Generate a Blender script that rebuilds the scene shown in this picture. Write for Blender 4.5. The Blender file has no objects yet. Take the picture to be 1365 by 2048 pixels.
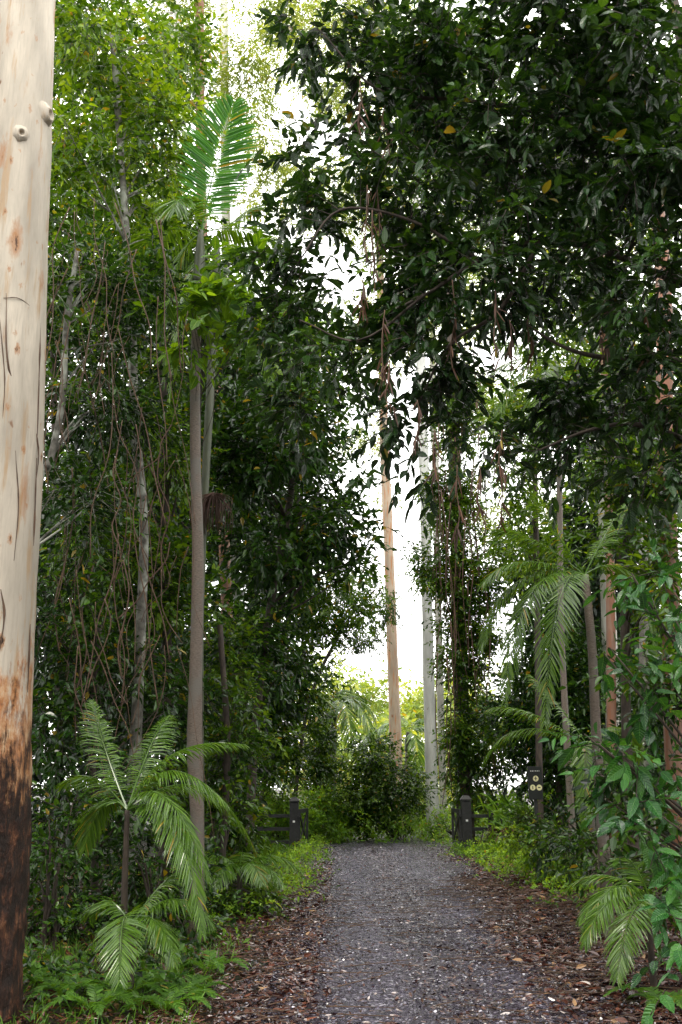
import bpy, math, random, numpy as np
from mathutils import Vector, noise
rng=np.random.default_rng(11); random.seed(11)
sc=bpy.context.scene; COL=sc.collection
F=1990.0; PIT=math.radians(15.5); cP,sP=math.cos(PIT),math.sin(PIT); CH=1.7
Z=np.array([0,0,1.0]); COV=1.4
def at(u,v,Y):
    dx=(u-682.5)/F; dz=(1024-v)/F
    d=(dx,cP-dz*sP,sP+dz*cP); t=Y/d[1]
    return np.array([dx*t,Y,CH+d[2]*t])
def mpp(p): return (p[1]*cP+(p[2]-CH)*sP)/F
def ground(u,v):
    dx=(u-682.5)/F; dz=(1024-v)/F
    d=(dx,cP-dz*sP,sP+dz*cP); t=-CH/d[2]
    return np.array([dx*t,d[1]*t,0.0])
def nrm(a):
    return a/np.maximum(np.linalg.norm(a,axis=-1,keepdims=True),1e-9)
def rnd(n): return rng.normal(size=(n,3))
class MB:
    def __init__(s): s.V=[];s.L=[];s.S=[];s.A=[];s.n=0
    def add(s,V,loops,sizes,A=None):
        V=np.asarray(V,dtype=np.float64).reshape(-1,3)
        s.V.append(V); s.L.append(np.asarray(loops).ravel()+s.n); s.S.append(np.asarray(sizes).ravel())
        if A is None: A=np.tile([.5,.5,.5,.5],(len(V),1))
        s.A.append(A); s.n+=len(V)
    def poly(s,V,faces):
        s.add(V,[i for f in faces for i in f],[len(f) for f in faces])
    def build(s,name,mat,parent=None,org=(0,0,0),smooth=True):
        V=np.concatenate(s.V)-np.asarray(org); L=np.concatenate(s.L).astype(np.int32); S=np.concatenate(s.S).astype(np.int32)
        me=bpy.data.meshes.new(name); me.vertices.add(len(V)); me.vertices.foreach_set('co',V.astype(np.float32).ravel())
        me.loops.add(len(L)); me.loops.foreach_set('vertex_index',L)
        me.polygons.add(len(S)); st=np.concatenate([[0],np.cumsum(S)[:-1]]).astype(np.int32)
        me.polygons.foreach_set('loop_start',st)
        try: me.polygons.foreach_set('loop_total',S)
        except Exception: pass
        me.update(calc_edges=True)
        a=me.attributes.new('leaf','FLOAT_COLOR','POINT'); a.data.foreach_set('color',np.concatenate(s.A).astype(np.float32).ravel())
        me.polygons.foreach_set('use_smooth',np.full(len(S),smooth))
        me.materials.append(mat); o=bpy.data.objects.new(name,me); COL.objects.link(o)
        if parent is not None: o.parent=parent
        return o
def tag(o,label,cat,group=None,kind=None):
    if label: o['label']=label
    if cat: o['category']=cat
    if group: o['group']=group
    if kind: o['kind']=kind
    return o
def thing(name,label,cat,loc,group=None):
    o=bpy.data.objects.new(name,None); COL.objects.link(o); o.location=tuple(loc); o.empty_display_size=.2
    return tag(o,label,cat,group)
def crom(P,R,step=4):
    P=[np.array(p,float) for p in P]
    if len(P)<3:
        ts=np.linspace(0,1,step*2); return [P[0]*(1-t)+P[1]*t for t in ts],[R[0]*(1-t)+R[1]*t for t in ts]
    Q=[2*P[0]-P[1]]+P+[2*P[-1]-P[-2]]; out=[];rr=[]
    for i in range(1,len(Q)-2):
        for j in range(step):
            t=j/step; a,b,c,d=Q[i-1],Q[i],Q[i+1],Q[i+2]
            out.append(.5*((2*b)+(-a+c)*t+(2*a-5*b+4*c-d)*t*t+(-a+3*b-3*c+d)*t**3)); rr.append(R[i-1]*(1-t)+R[i]*t)
    out.append(P[-1]); rr.append(R[-1]); return out,rr
def tube(mb,P,R,sides=8,step=4,wob=0.0,wf=2.0,raw=False):
    if not raw: P,R=crom(P,R,step)
    P=np.array(P);n=len(P); T=nrm(np.gradient(P,axis=0)); ref=np.array([1.0,0.05,0]) if abs(T[0][0])<.8 else np.array([0,0.1,1.0])
    ang=np.linspace(0,2*math.pi,sides,endpoint=False); V=[]
    for i in range(n):
        a=nrm(np.cross(T[i],ref)); b=np.cross(T[i],a)
        for k in ang:
            d=a*math.cos(k)+b*math.sin(k); r=R[i]
            if wob: 
                q=P[i]+d*r; r*=1+wob*noise.noise(Vector((q[0]*wf*2,q[1]*wf*2,q[2]*wf*.5)))
            V.append(P[i]+d*r)
    fs=[];
    for i in range(n-1):
        for k in range(sides):
            k2=(k+1)%sides; fs.append((i*sides+k,i*sides+k2,(i+1)*sides+k2,(i+1)*sides+k))
    fs.append(tuple(range(sides))[::-1]); fs.append(tuple(range((n-1)*sides,n*sides)))
    mb.poly(V,fs)
def sticks(mb,A,B,ra,rb):
    n=len(A)
    if n==0: return
    T=nrm(B-A); a=nrm(np.cross(T,Z+.01*rnd(n))); b=np.cross(T,a); V=np.zeros((n,6,3))
    for k in range(3):
        c,s=math.cos(k*2.0944),math.sin(k*2.0944); d=a*c+b*s
        V[:,k]=A+d*ra; V[:,3+k]=B+d*rb
    t=np.array([0,1,4,3,1,2,5,4,2,0,3,5]); mb.add(V,(t[None]+6*np.arange(n)[:,None]),np.full(n*3,4))
ST2=((.3,.65),(1,.8)); ST4=((.12,.36,.66,.88),(.6,1,.8,.36)); STB=((.2,.6,.85),(.9,1,.6))
def leaves(mb,P,D,N,L,W,prof=ST2,fold=.12,droop=.15,clump=None,rand=None):
    n=len(P)
    if n==0: return
    ts,hw=prof;k=len(ts); D=nrm(D); S=nrm(np.cross(D,N)); N=np.cross(S,D)
    L=np.broadcast_to(L,(n,)).astype(float)[:,None]; W=np.broadcast_to(W,(n,)).astype(float)[:,None]
    if rand is None: rand=rng.random(n)
    if clump is None: clump=rng.random(n)
    nv=2+3*k; V=np.zeros((n,nv,3)); A=np.zeros((n,nv,4)); A[:,:,2]=rand[:,None]; A[:,:,3]=np.broadcast_to(clump,(n,))[:,None]
    V[:,0]=P; A[:,0,0]=.5; A[:,0,1]=0
    dr=np.broadcast_to(droop,(n,)).astype(float)[:,None]
    for j,(t,h) in enumerate(zip(ts,hw)):
        c=P+D*L*t-Z*L*dr*t*t
        e=N*fold*W*h
        V[:,1+3*j]=c-S*W*.5*h+e; V[:,2+3*j]=c; V[:,3+3*j]=c+S*W*.5*h+e
        A[:,1+3*j,0]=0; A[:,2+3*j,0]=.5; A[:,3+3*j,0]=1; A[:,1+3*j:4+3*j,1]=t
    V[:,-1]=P+D*L-Z*L*dr; A[:,-1,0]=.5; A[:,-1,1]=1
    f=[(0,2,1),(0,3,2)]
    for j in range(k-1):
        a=1+3*j; f+=[(a,a+1,a+4,a+3),(a+1,a+2,a+5,a+4)]
    a=1+3*(k-1); f+=[(a,a+1,nv-1),(a+1,a+2,nv-1)]
    t=np.array([i for q in f for i in q]); s=np.array([len(q) for q in f])
    mb.add(V.reshape(-1,3),t[None]+nv*np.arange(n)[:,None],np.tile(s,n),A.reshape(-1,4))
def sprays(mb,C,out,clump,k=8,tl=.45,L=.14,W=.055,droop=.12,ld=.12,nup=1.1,prof=ST2,stem=None,fold=.12,ldroop=.16,jit=.4):
    m=len(C)
    if m==0: return
    d=nrm(nrm(out)+.45*rnd(m)+np.array([0,0,-droop])); sd=nrm(np.cross(d,Z)+.25*rnd(m))
    tls=tl*rng.uniform(.6,1.3,m)
    if stem is not None: sticks(stem,C,C+d*tls[:,None]*.6-Z*tls[:,None]*.08,.005,.003)
    for j in range(k):
        t=(j+.6)/k; sg=1 if j%2 else -1
        p=C+d*(tls*t)[:,None]-Z*(tls*.22*t*t)[:,None]
        dd=d*(.55+.5*t)+sd*sg*(.95-.6*t)+jit*rnd(m)-Z*ld
        nn=Z*nup+.5*rnd(m)+d*.2
        s=rng.uniform(.55,1.25,m)*(1 if j<k-2 else .8)
        leaves(mb,p,dd,nn,L*s,W*s*rng.uniform(.85,1.15,m),prof,fold,ldroop*rng.uniform(.2,1.8,m),clump)
def E(u,v,Y,ru,rv,ry=1.2,cov=3.0):
    c=at(u,v,Y); s=mpp(c); return (c,np.array([ru*s,ry,rv*s]),cov)
def crown(ells,L,W,k):
    CC=[];OO=[];CL=[];SUB=[]
    for c,r,cov in ells:
        nt=COV*cov*math.pi*r[0]*r[2]/(L*W*.65*.6)/k
        ns=int(np.clip(nt/13,6,80)); d=nrm(rnd(ns)); sub=c+d*r*rng.uniform(.25,1.02,(ns,1))
        sr=.36*min(r[0],r[2]); w=rng.uniform(.3,1.6,ns); w/=w.sum()
        idx=rng.choice(ns,int(nt),p=w); off=rnd(len(idx))*sr*.62*np.array([1,1,.62])
        p=sub[idx]+off; CC.append(p); OO.append(nrm(off+.001)*.8+nrm((p-c)/r)*.7)
        cv=rng.random(ns); CL.append(np.clip(cv[idx]+rng.normal(size=len(idx))*.08,0,1)); SUB.append(sub)
    return np.concatenate(CC),np.concatenate(OO),np.concatenate(CL),SUB
def px_path(pts,Y,base=None,flare=1.25):
    P=[];R=[]
    for q in pts:
        u,v,w=q[:3]; y=q[3] if len(q)>3 else Y
        p=at(u,v,y); P.append(p); R.append(w*mpp(p)/2)
    if P[0][2]>.15:
        b=np.array(base) if base is not None else np.array([P[0][0]+(P[0][0]-P[1][0])*.1,P[0][1],0.0])
        P=[np.array([b[0],b[1],-.1])]+P; R=[R[0]*flare]+R
    return P,R
def tree(name,label,cat,path,ells,mb_,ml,group=None,L=.14,W=.055,k=8,tl=.45,sides=10,wob=.12,nbr=4,stems=False,prof=ST2,crownname='crown',ext=None,maxb=3.0,src=None,**kw):
    P,R=path
    if ext: P=P+[np.array(ext)]; R=R+[R[-1]*.7]
    org=np.array([P[0][0],P[0][1],0.0]); t=thing(name,label,cat,org,group)
    m=MB(); tube(m,P,R,sides,6,wob); tr=m.build('trunk',mb_,t,org)
    if ells:
        C,O,CL,SUB=crown(ells,L,W,k); lm=MB(); bm_=MB(); PP,RR=crom(P,R,6)
        if src: PP,RR=src
        PP=np.array(PP); sprays(lm,C,O,CL,k,tl,L,W,prof=prof,stem=bm_ if stems else None,**kw)
        nb=0
        for (c,r,cov),sub in zip(ells,SUB):
            for s_ in sub[:nbr]:
                dz=PP[:,2]-(s_[2]-.6-.3*np.linalg.norm((PP-s_)[:,:2],axis=1)); dist=np.abs(dz)+.3*np.linalg.norm(PP-s_,axis=1)
                if src: dist=np.linalg.norm(PP-s_,axis=1)
                i=int(np.argmin(dist)); a=PP[i]; ln=np.linalg.norm(s_-a)
                if ln>maxb: continue
                mid=(a+s_)/2+np.array([random.uniform(-.15,.15),random.uniform(-.15,.15),random.uniform(-.1,.3)])*ln*.5
                r0=min(RR[i]*.4,.035); tube(bm_,[a,mid,s_],[r0,r0*.5,.005],5,4); nb+=1
        if nb: tag(bm_.build('branches',mb_,t,org),None,None,kind='stuff')
        lm.build(crownname,ml,t,org,smooth=False)
    return t
# ------------------------------------------------------------------ materials
def newmat(name):
    m=bpy.data.materials.new(name); m.use_nodes=True; nt=m.node_tree; nt.nodes.clear()
    out=nt.nodes.new('ShaderNodeOutputMaterial'); b=nt.nodes.new('ShaderNodeBsdfPrincipled'); nt.links.new(b.outputs[0],out.inputs[0]); return m,nt,b,out
def N_(nt,t,**kw):
    n=nt.nodes.new(t)
    for k,v in kw.items(): setattr(n,k,v)
    return n
def ramp(nt,src,stops,interp='LINEAR'):
    r=N_(nt,'ShaderNodeValToRGB'); r.color_ramp.interpolation=interp; e=r.color_ramp.elements
    while len(e)<len(stops): e.new(.5)
    for x,(p,c) in zip(e,stops): x.position=p; x.color=(*c,1) if len(c)==3 else c
    nt.links.new(src,r.inputs[0]); return r.outputs[0]
def mix(nt,a,b,f,mode='MIX'):
    n=N_(nt,'ShaderNodeMix',data_type='RGBA',blend_type=mode)
    for s,i in ((f,0),(a,6),(b,7)):
        if hasattr(s,'links'): nt.links.new(s,n.inputs[i])
        else: n.inputs[i].default_value=s if i==0 else (*s,1)
    return n.outputs[2]
def math_(nt,op,a,b=0.0,c=0.0):
    n=N_(nt,'ShaderNodeMath',operation=op)
    for i,s in enumerate((a,b,c)):
        if hasattr(s,'links'): nt.links.new(s,n.inputs[i])
        else: n.inputs[i].default_value=s
    return n.outputs[0]
def g3(v): return (v,v,v)
def leafmat(name,cd,cm,cl,rough=.38,tr=.3,veins=False,odd=(.30,.22,.03),spec=.5,oddp=.985):
    m,nt,b,out=newmat(name); at_=N_(nt,'ShaderNodeAttribute',attribute_name='leaf'); sp=N_(nt,'ShaderNodeSeparateColor'); nt.links.new(at_.outputs['Color'],sp.inputs[0])
    r=math_(nt,'ADD',math_(nt,'MULTIPLY',sp.outputs[2],.45),math_(nt,'MULTIPLY',at_.outputs['Alpha'],.55))
    col=ramp(nt,r,[(.15,cd),(.55,cm),(.9,cl)])
    o=ramp(nt,sp.outputs[2],[(oddp,(0,0,0)),(min(oddp+.004,1),(1,1,1))]); col=mix(nt,col,odd,o)
    if veins:
        dv=math_(nt,'ABSOLUTE',math_(nt,'SUBTRACT',sp.outputs[0],.5))
        mr=ramp(nt,dv,[(0.015,(1,1,1)),(.05,(0,0,0))])
        w=math_(nt,'SINE',math_(nt,'MULTIPLY',math_(nt,'SUBTRACT',sp.outputs[1],math_(nt,'MULTIPLY',dv,.35)),56.0))
        vn=ramp(nt,w,[(.86,(0,0,0)),(1.0,(.6,.6,.6))])
        allv=mix(nt,mr,vn,1.0,'LIGHTEN'); col=mix(nt,col,(cl[0]*1.8,cl[1]*1.5,cl[2]*2),math_(nt,'MULTIPLY',allv,.4))
        bp=N_(nt,'ShaderNodeBump'); bp.inputs['Strength'].default_value=.4; bp.inputs['Distance'].default_value=.01; nt.links.new(w,bp.inputs['Height']); nt.links.new(bp.outputs[0],b.inputs['Normal'])
    nt.links.new(col,b.inputs['Base Color']); b.inputs['Roughness'].default_value=rough; b.inputs['Specular IOR Level'].default_value=spec
    if tr>0:
        t=N_(nt,'ShaderNodeBsdfTranslucent'); nt.links.new(mix(nt,col,(2.3,1.9,.4),1.0,'MULTIPLY'),t.inputs[0]); ms=N_(nt,'ShaderNodeMixShader'); ms.inputs[0].default_value=tr
        nt.links.new(b.outputs[0],ms.inputs[1]); nt.links.new(t.outputs[0],ms.inputs[2]); nt.links.new(ms.outputs[0],out.inputs[0])
    return m
def tex(nt,scale,sz=(1,1,1),kind='noise',detail=4,rough=.55,coord='Object'):
    tc=N_(nt,'ShaderNodeTexCoord'); mp=N_(nt,'ShaderNodeMapping'); mp.inputs['Scale'].default_value=sz; nt.links.new(tc.outputs[coord],mp.inputs[0])
    if kind=='noise':
        n=N_(nt,'ShaderNodeTexNoise'); n.inputs['Scale'].default_value=scale; n.inputs['Detail'].default_value=detail; n.inputs['Roughness'].default_value=rough
    else:
        n=N_(nt,'ShaderNodeTexVoronoi'); n.inputs['Scale'].default_value=scale
    nt.links.new(mp.outputs[0],n.inputs['Vector']); return n.outputs[0],n
def bump(nt,b,src,s=.4,d=.02):
    bp=N_(nt,'ShaderNodeBump'); bp.inputs['Strength'].default_value=s; bp.inputs['Distance'].default_value=d; nt.links.new(src,bp.inputs['Height']); nt.links.new(bp.outputs[0],b.inputs['Normal'])
def gum(name,base,warm,dark,zr=-5.0,zw=.5,torn=True,patch=.55,scars=0.0):
    m,nt,b,out=newmat(name)
    n1,_=tex(nt,3.0,(1,1,.25),detail=6); n2,_=tex(nt,9.0,(1.4,1.4,.12),detail=6,rough=.6); n3,_=tex(nt,6.0,(1,1,.35),detail=3)
    n4,_=tex(nt,60.0,(1,1,.08),detail=3)
    col=mix(nt,base,tuple(x*.62 for x in base),ramp(nt,n1,[(.4,g3(0)),(.65,g3(1))]))
    col=mix(nt,col,warm,math_(nt,'MULTIPLY',ramp(nt,n2,[(patch,g3(0)),(patch+.1,g3(1))]),.75))
    col=mix(nt,col,dark,ramp(nt,n3,[(.70,g3(0)),(.725,g3(1))]))
    col=mix(nt,col,tuple(x*.6 for x in base),math_(nt,'MULTIPLY',ramp(nt,n4,[(.5,g3(0)),(.7,g3(1))]),.4))
    tc=N_(nt,'ShaderNodeTexCoord'); sx=N_(nt,'ShaderNodeSeparateXYZ'); nt.links.new(tc.outputs['Object'],sx.inputs[0])
    if scars:
        for (sx_,sz_,rm_,hal,pw) in ((4.6,1.5,.50,.12,1.3),(10,4.5,.34,.07,1.5),(7,1.2,.40,.14,2.0)):
            tcv=N_(nt,'ShaderNodeTexCoord'); mpv=N_(nt,'ShaderNodeMapping'); mpv.inputs['Scale'].default_value=(sx_,sx_,sz_); mpv.inputs['Location'].default_value=(sx_,0,sz_); nt.links.new(tcv.outputs['Object'],mpv.inputs[0])
            nd=N_(nt,'ShaderNodeTexNoise'); nd.inputs['Scale'].default_value=5; nd.inputs['Detail'].default_value=6; nd.inputs['Roughness'].default_value=.65; nt.links.new(mpv.outputs[0],nd.inputs['Vector'])
            vm=N_(nt,'ShaderNodeVectorMath',operation='MULTIPLY_ADD'); nt.links.new(nd.outputs['Color'],vm.inputs[0]); vm.inputs[1].default_value=(.6,.6,.5); nt.links.new(mpv.outputs[0],vm.inputs[2])
            vo=N_(nt,'ShaderNodeTexVoronoi'); vo.inputs['Scale'].default_value=1.0; nt.links.new(vm.outputs[0],vo.inputs['Vector'])
            sc_=N_(nt,'ShaderNodeSeparateColor'); nt.links.new(vo.outputs['Color'],sc_.inputs[0])
            hf=ramp(nt,math_(nt,'MULTIPLY',sx.outputs[2],.1),[(.15,g3(1.0)),(.45,g3(.75)),(.9,g3(.5))])
            rad=math_(nt,'MULTIPLY',math_(nt,'MULTIPLY',math_(nt,'POWER',sc_.outputs[0],pw),rm_),hf); dd=math_(nt,'ADD',math_(nt,'SUBTRACT',vo.outputs['Distance'],rad),.5)
            col=mix(nt,col,(.38,.17,.06),math_(nt,'MULTIPLY',ramp(nt,dd,[(.44,g3(1)),(.5+hal,g3(0))]),.75)); col=mix(nt,col,(.05,.024,.014),ramp(nt,dd,[(.36,g3(1)),(.42,g3(0))]))
    n5,_=tex(nt,3.2,(2.4,2.4,.8),detail=8,rough=.7); n6,_=tex(nt,14.0,(2,2,.3),detail=6,rough=.7); n7,_=tex(nt,11.0,(1,1,.7),detail=6,rough=.7)
    zz=math_(nt,'ADD',sx.outputs[2],math_(nt,'MULTIPLY',math_(nt,'SUBTRACT',n5,.5),-6.0*zw)); zz=math_(nt,'ADD',zz,math_(nt,'MULTIPLY',math_(nt,'SUBTRACT',n6,.5),-3.4*zw))
    f=ramp(nt,math_(nt,'ADD',math_(nt,'MULTIPLY',math_(nt,'SUBTRACT',zz,zr),.5/zw),.5),[(.25,g3(1)),(.55,g3(0))])
    rb=ramp(nt,n7,[(.36,(.012,.008,.006)),(.48,(.045,.02,.013)),(.57,(.13,.05,.025)),(.68,(.33,.15,.07)),(.76,(.5,.33,.2))])
    rb=mix(nt,rb,(.02,.012,.009),ramp(nt,n6,[(.42,g3(1)),(.58,g3(0))]))
    if torn:
        ft=ramp(nt,math_(nt,'ADD',math_(nt,'MULTIPLY',math_(nt,'SUBTRACT',zz,zr+zw*1.2),.5/zw),.5),[(.2,g3(1)),(.6,g3(0))])
        tc2=ramp(nt,n7,[(.35,(.12,.045,.02)),(.48,(.38,.15,.045)),(.6,(.52,.30,.15)),(.7,(.58,.45,.32))]); col=mix(nt,col,tc2,math_(nt,'MULTIPLY',ft,.9))
    col=mix(nt,col,rb,f)
    nt.links.new(col,b.inputs['Base Color']); b.inputs['Roughness'].default_value=.6; b.inputs['Specular IOR Level'].default_value=.3
    h=math_(nt,'ADD',math_(nt,'MULTIPLY',n4,.12),math_(nt,'MULTIPLY',math_(nt,'MULTIPLY',f,math_(nt,'ADD',n6,n7)),1.8)); bump(nt,b,h,.7,.04); return m
def bark(name,c1,c2,c3=None,sc_=12,zs=.25,bs=.6,rough=.75):
    m,nt,b,out=newmat(name); n,_=tex(nt,sc_,(1,1,zs),detail=6,rough=.65); n2,_=tex(nt,3.5,(1,1,.8),detail=3)
    col=ramp(nt,n,[(.3,c1),(.68,c2)])
    if c3: col=mix(nt,col,c3,ramp(nt,n2,[(.5,g3(0)),(.6,g3(1))]))
    nt.links.new(col,b.inputs['Base Color']); b.inputs['Roughness'].default_value=rough; bump(nt,b,n,bs,.03); return m
def plain(name,c,rough=.5,var=.25,scale=20,spec=.5):
    m,nt,b,out=newmat(name); n,_=tex(nt,scale,detail=4); nt.links.new(ramp(nt,n,[(.3,tuple(x*(1-var) for x in c)),(.7,tuple(x*(1+var) for x in c))]),b.inputs['Base Color']); b.inputs['Roughness'].default_value=rough; b.inputs['Specular IOR Level'].default_value=spec; return m
M={}
M['gum_near']=gum('pale gum bark',(.60,.53,.43),(.42,.27,.14),(.20,.09,.04),zr=2.0,zw=.5,patch=.56,scars=1.)
M['gum_far']=gum('white gum bark',(.60,.58,.52),(.45,.26,.14),(.25,.12,.06),zr=-9,torn=False,patch=.62)
M['gum_orange']=gum('peeling gum bark',(.58,.46,.35),(.52,.19,.06),(.3,.11,.05),zr=-9,torn=False,patch=.51)
M['gum_red']=gum('reddish gum bark',(.28,.17,.12),(.26,.10,.05),(.08,.04,.03),zr=-9,torn=False,patch=.45)
M['gum_grey']=gum('grey white gum bark',(.58,.59,.56),(.38,.37,.33),(.2,.18,.15),zr=-9,torn=False,patch=.6)
M['bark_mottled']=bark('mottled lichen bark',(.05,.045,.035),(.20,.19,.16),(.33,.34,.29),14,.8,.3)
M['bark_dark']=bark('dark brown bark',(.018,.012,.009),(.07,.05,.035),None,16,.3)
M['bark_palm']=bark('ringed palm bark',(.075,.055,.042),(.21,.165,.13),(.14,.125,.105),30,3.0,.35,.6)
M['bark_green']=bark('green palm stem',(.03,.04,.02),(.08,.09,.045),None,20,.2,.2,.5)
M['vine']=bark('dry vine',(.05,.03,.018),(.15,.085,.05),None,20,.3)
M['bright']=leafmat('bright leaf',(.016,.050,.003),(.080,.175,.008),(.25,.38,.02),.28,.38)
M['mid']=leafmat('mid leaf',(.010,.036,.004),(.045,.112,.010),(.15,.26,.02),.25,.34)
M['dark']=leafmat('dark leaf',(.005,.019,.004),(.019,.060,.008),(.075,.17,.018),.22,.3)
M['deep']=leafmat('deep shade leaf',(.002,.008,.002),(.007,.025,.005),(.026,.07,.010),.4,.2)  # shade of the background foliage put into a darker leaf colour
M['canopy']=leafmat('glossy canopy leaf',(.005,.020,.005),(.015,.052,.010),(.045,.115,.016),.2,.22,True,oddp=.993,spec=.7)  # backlit silhouette darkness put into the leaf colour
M['gloss']=leafmat('broad glossy leaf',(.010,.055,.014),(.030,.13,.026),(.08,.24,.04),.2,.25,True,oddp=.993,spec=.8)
M['sap']=leafmat('lime broad leaf',(.04,.11,.008),(.10,.22,.015),(.20,.36,.03),.25,.38,True)
M['pale']=leafmat('pale gum leaf',(.07,.12,.02),(.15,.22,.045),(.29,.36,.09),.5,.40)
M['far']=leafmat('haze-bright far leaf',(.10,.17,.035),(.21,.30,.07),(.40,.45,.15),.6,.38)  # distance haze and backlight put into the pale leaf colour
M['frond']=leafmat('palm frond green',(.04,.10,.010),(.09,.19,.018),(.17,.30,.035),.2,.3,spec=.7)
M['frond_up']=leafmat('backlit palm frond',(.03,.13,.015),(.05,.19,.02),(.09,.26,.03),.35,.45)
M['fern']=leafmat('fern green',(.04,.12,.010),(.10,.24,.02),(.19,.38,.04),.45,.35)
M['grass']=leafmat('verge green',(.04,.11,.006),(.13,.28,.018),(.29,.47,.04),.4,.42)
M['litter']=leafmat('wet fallen leaf',(.02,.009,.008),(.07,.027,.02),(.17,.085,.065),.16,0,odd=(.52,.44,.42),oddp=.94,spec=.8)  # the odd pale leaves carry white wet glare as colour
M['litter_red']=leafmat('red brown litter',(.028,.008,.006),(.085,.025,.016),(.20,.07,.04),.22,0,odd=(.38,.22,.11),oddp=.95,spec=.6)
M['stone']=leafmat('wet gravel stone',(.025,.022,.034),(.08,.07,.10),(.20,.18,.24),.14,0,odd=(.55,.52,.60),oddp=.95,spec=.9)  # the odd pale stones are bright glints painted as colour
M['dead']=leafmat('dead hanging leaf',(.03,.014,.008),(.08,.035,.02),(.15,.07,.04),.6,.2)
M['black']=plain('black painted timber',(.02,.02,.021),.45,.5,18)
M['signblack']=plain('black sign face',(.012,.015,.014),.35,.2,5)
M['yellow']=plain('yellow sign paint',(.72,.68,.38),.5,.1,5)
M['white']=plain('white sign lettering',(.8,.8,.78),.5,.05,5)
def groundmat():
    m,nt,b,out=newmat('forest floor'); n,_=tex(nt,1.2,detail=8,rough=.7); n2,_=tex(nt,28,detail=5,rough=.7); v,_=tex(nt,22,(1,1,1),'voronoi')
    c=ramp(nt,n2,[(.3,(.010,.006,.005)),(.55,(.032,.016,.011)),(.75,(.09,.045,.03))]); c=mix(nt,c,(.02,.045,.008),ramp(nt,n,[(.52,g3(0)),(.62,g3(1))]))
    nt.links.new(c,b.inputs['Base Color']); b.inputs['Roughness'].default_value=.5; bump(nt,b,math_(nt,'ADD',n2,v),.8,.04); return m
def roadmat():
    m,nt,b,out=newmat('wet gravel road'); v,vn=tex(nt,34,kind='voronoi'); n,_=tex(nt,.9,(1.8,.3,1),detail=6,rough=.6); n2,_=tex(nt,120,detail=3); n3,_=tex(nt,9,detail=6,rough=.75)
    sp=N_(nt,'ShaderNodeSeparateColor'); nt.links.new(vn.outputs['Color'],sp.inputs[0])
    c=ramp(nt,sp.outputs[0],[(.05,(.020,.016,.030)),(.5,(.062,.052,.086)),(.86,(.14,.12,.18)),(.96,(.55,.51,.60))])  # brightest cells paint wet glints into the gravel
    tc=N_(nt,'ShaderNodeTexCoord'); sx=N_(nt,'ShaderNodeSeparateXYZ'); nt.links.new(tc.outputs['Object'],sx.inputs[0])
    xx=math_(nt,'ABSOLUTE',math_(nt,'SUBTRACT',math_(nt,'ABSOLUTE',math_(nt,'SUBTRACT',sx.outputs[0],.95)),.72)); tr=ramp(nt,xx,[(.12,g3(0)),(.5,g3(1))])
    dirt=math_(nt,'MULTIPLY',tr,ramp(nt,n3,[(.35,g3(0)),(.6,g3(1))])); c=mix(nt,c,(.04,.022,.024),math_(nt,'MULTIPLY',dirt,.85))
    c=mix(nt,c,(.025,.02,.034),math_(nt,'MULTIPLY',ramp(nt,n,[(.42,g3(0)),(.60,g3(1))]),.75))
    nt.links.new(c,b.inputs['Base Color']); nt.links.new(ramp(nt,n3,[(.3,g3(.12)),(.7,g3(.36))]),b.inputs['Roughness']); b.inputs['Specular IOR Level'].default_value=.9; b.inputs['Specular Tint'].default_value=(.86,.80,1,1)
    bump(nt,b,math_(nt,'ADD',math_(nt,'ADD',v,math_(nt,'MULTIPLY',n2,.5)),n3),1.0,.04); return m
M['ground']=groundmat(); M['road']=roadmat()
def hz(x,y): 
    side=max(0,abs(x-1.1)-2.3); return .10*noise.noise(Vector((x*.35,y*.35,0)))*min(1,side/1.5)+min(side*.05,.35)
def sheet(name,xs,ys,f,mat):
    V=[(x,y,f(x,y)) for y in ys for x in xs]; nx=len(xs); fs=[(j*nx+i,j*nx+i+1,(j+1)*nx+i+1,(j+1)*nx+i) for j in range(len(ys)-1) for i in range(nx-1)]
    m=MB(); m.poly(V,fs); o=m.build(name,mat); o['kind']='structure'; return o
xs=list(np.concatenate([[-600,-200,-80,-40],np.arange(-20,22,.5),[40,80,200,600]])); ys=list(np.concatenate([[-600,-100,-30,-10],np.arange(-4,46,.6),[60,90,150,300,700]]))
sheet('ground',xs,ys,lambda x,y:hz(x,y)-.03,M['ground'])
def redge(y,s):
    b=(-.85+.012*y) if s<0 else 3.15
    if y>28.7: b+= s*min((y-28.7)**2*.09,5)
    return b+.12*noise.noise(Vector((y*.5,s*7,3)))
rm=MB(); ys2=np.arange(-6,35,.35); nx=28; V=[]
for y in ys2:
    a,bb=redge(y,-1),redge(y,1)
    for i in range(nx+1):
        t=i/nx; x=a+(bb-a)*t; V.append((x,y,-.012+.06*(1-(2*t-1)**2)**.6-.022*math.exp(-((t-.27)/.09)**2)-.022*math.exp(-((t-.66)/.09)**2)+.014*noise.noise(Vector((x*1.3,y*.8,0)))))
rm.poly(V,[(j*(nx+1)+i,j*(nx+1)+i+1,(j+1)*(nx+1)+i+1,(j+1)*(nx+1)+i) for j in range(len(ys2)-1) for i in range(nx)])
o=rm.build('road',M['road']); o['kind']='structure'
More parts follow.
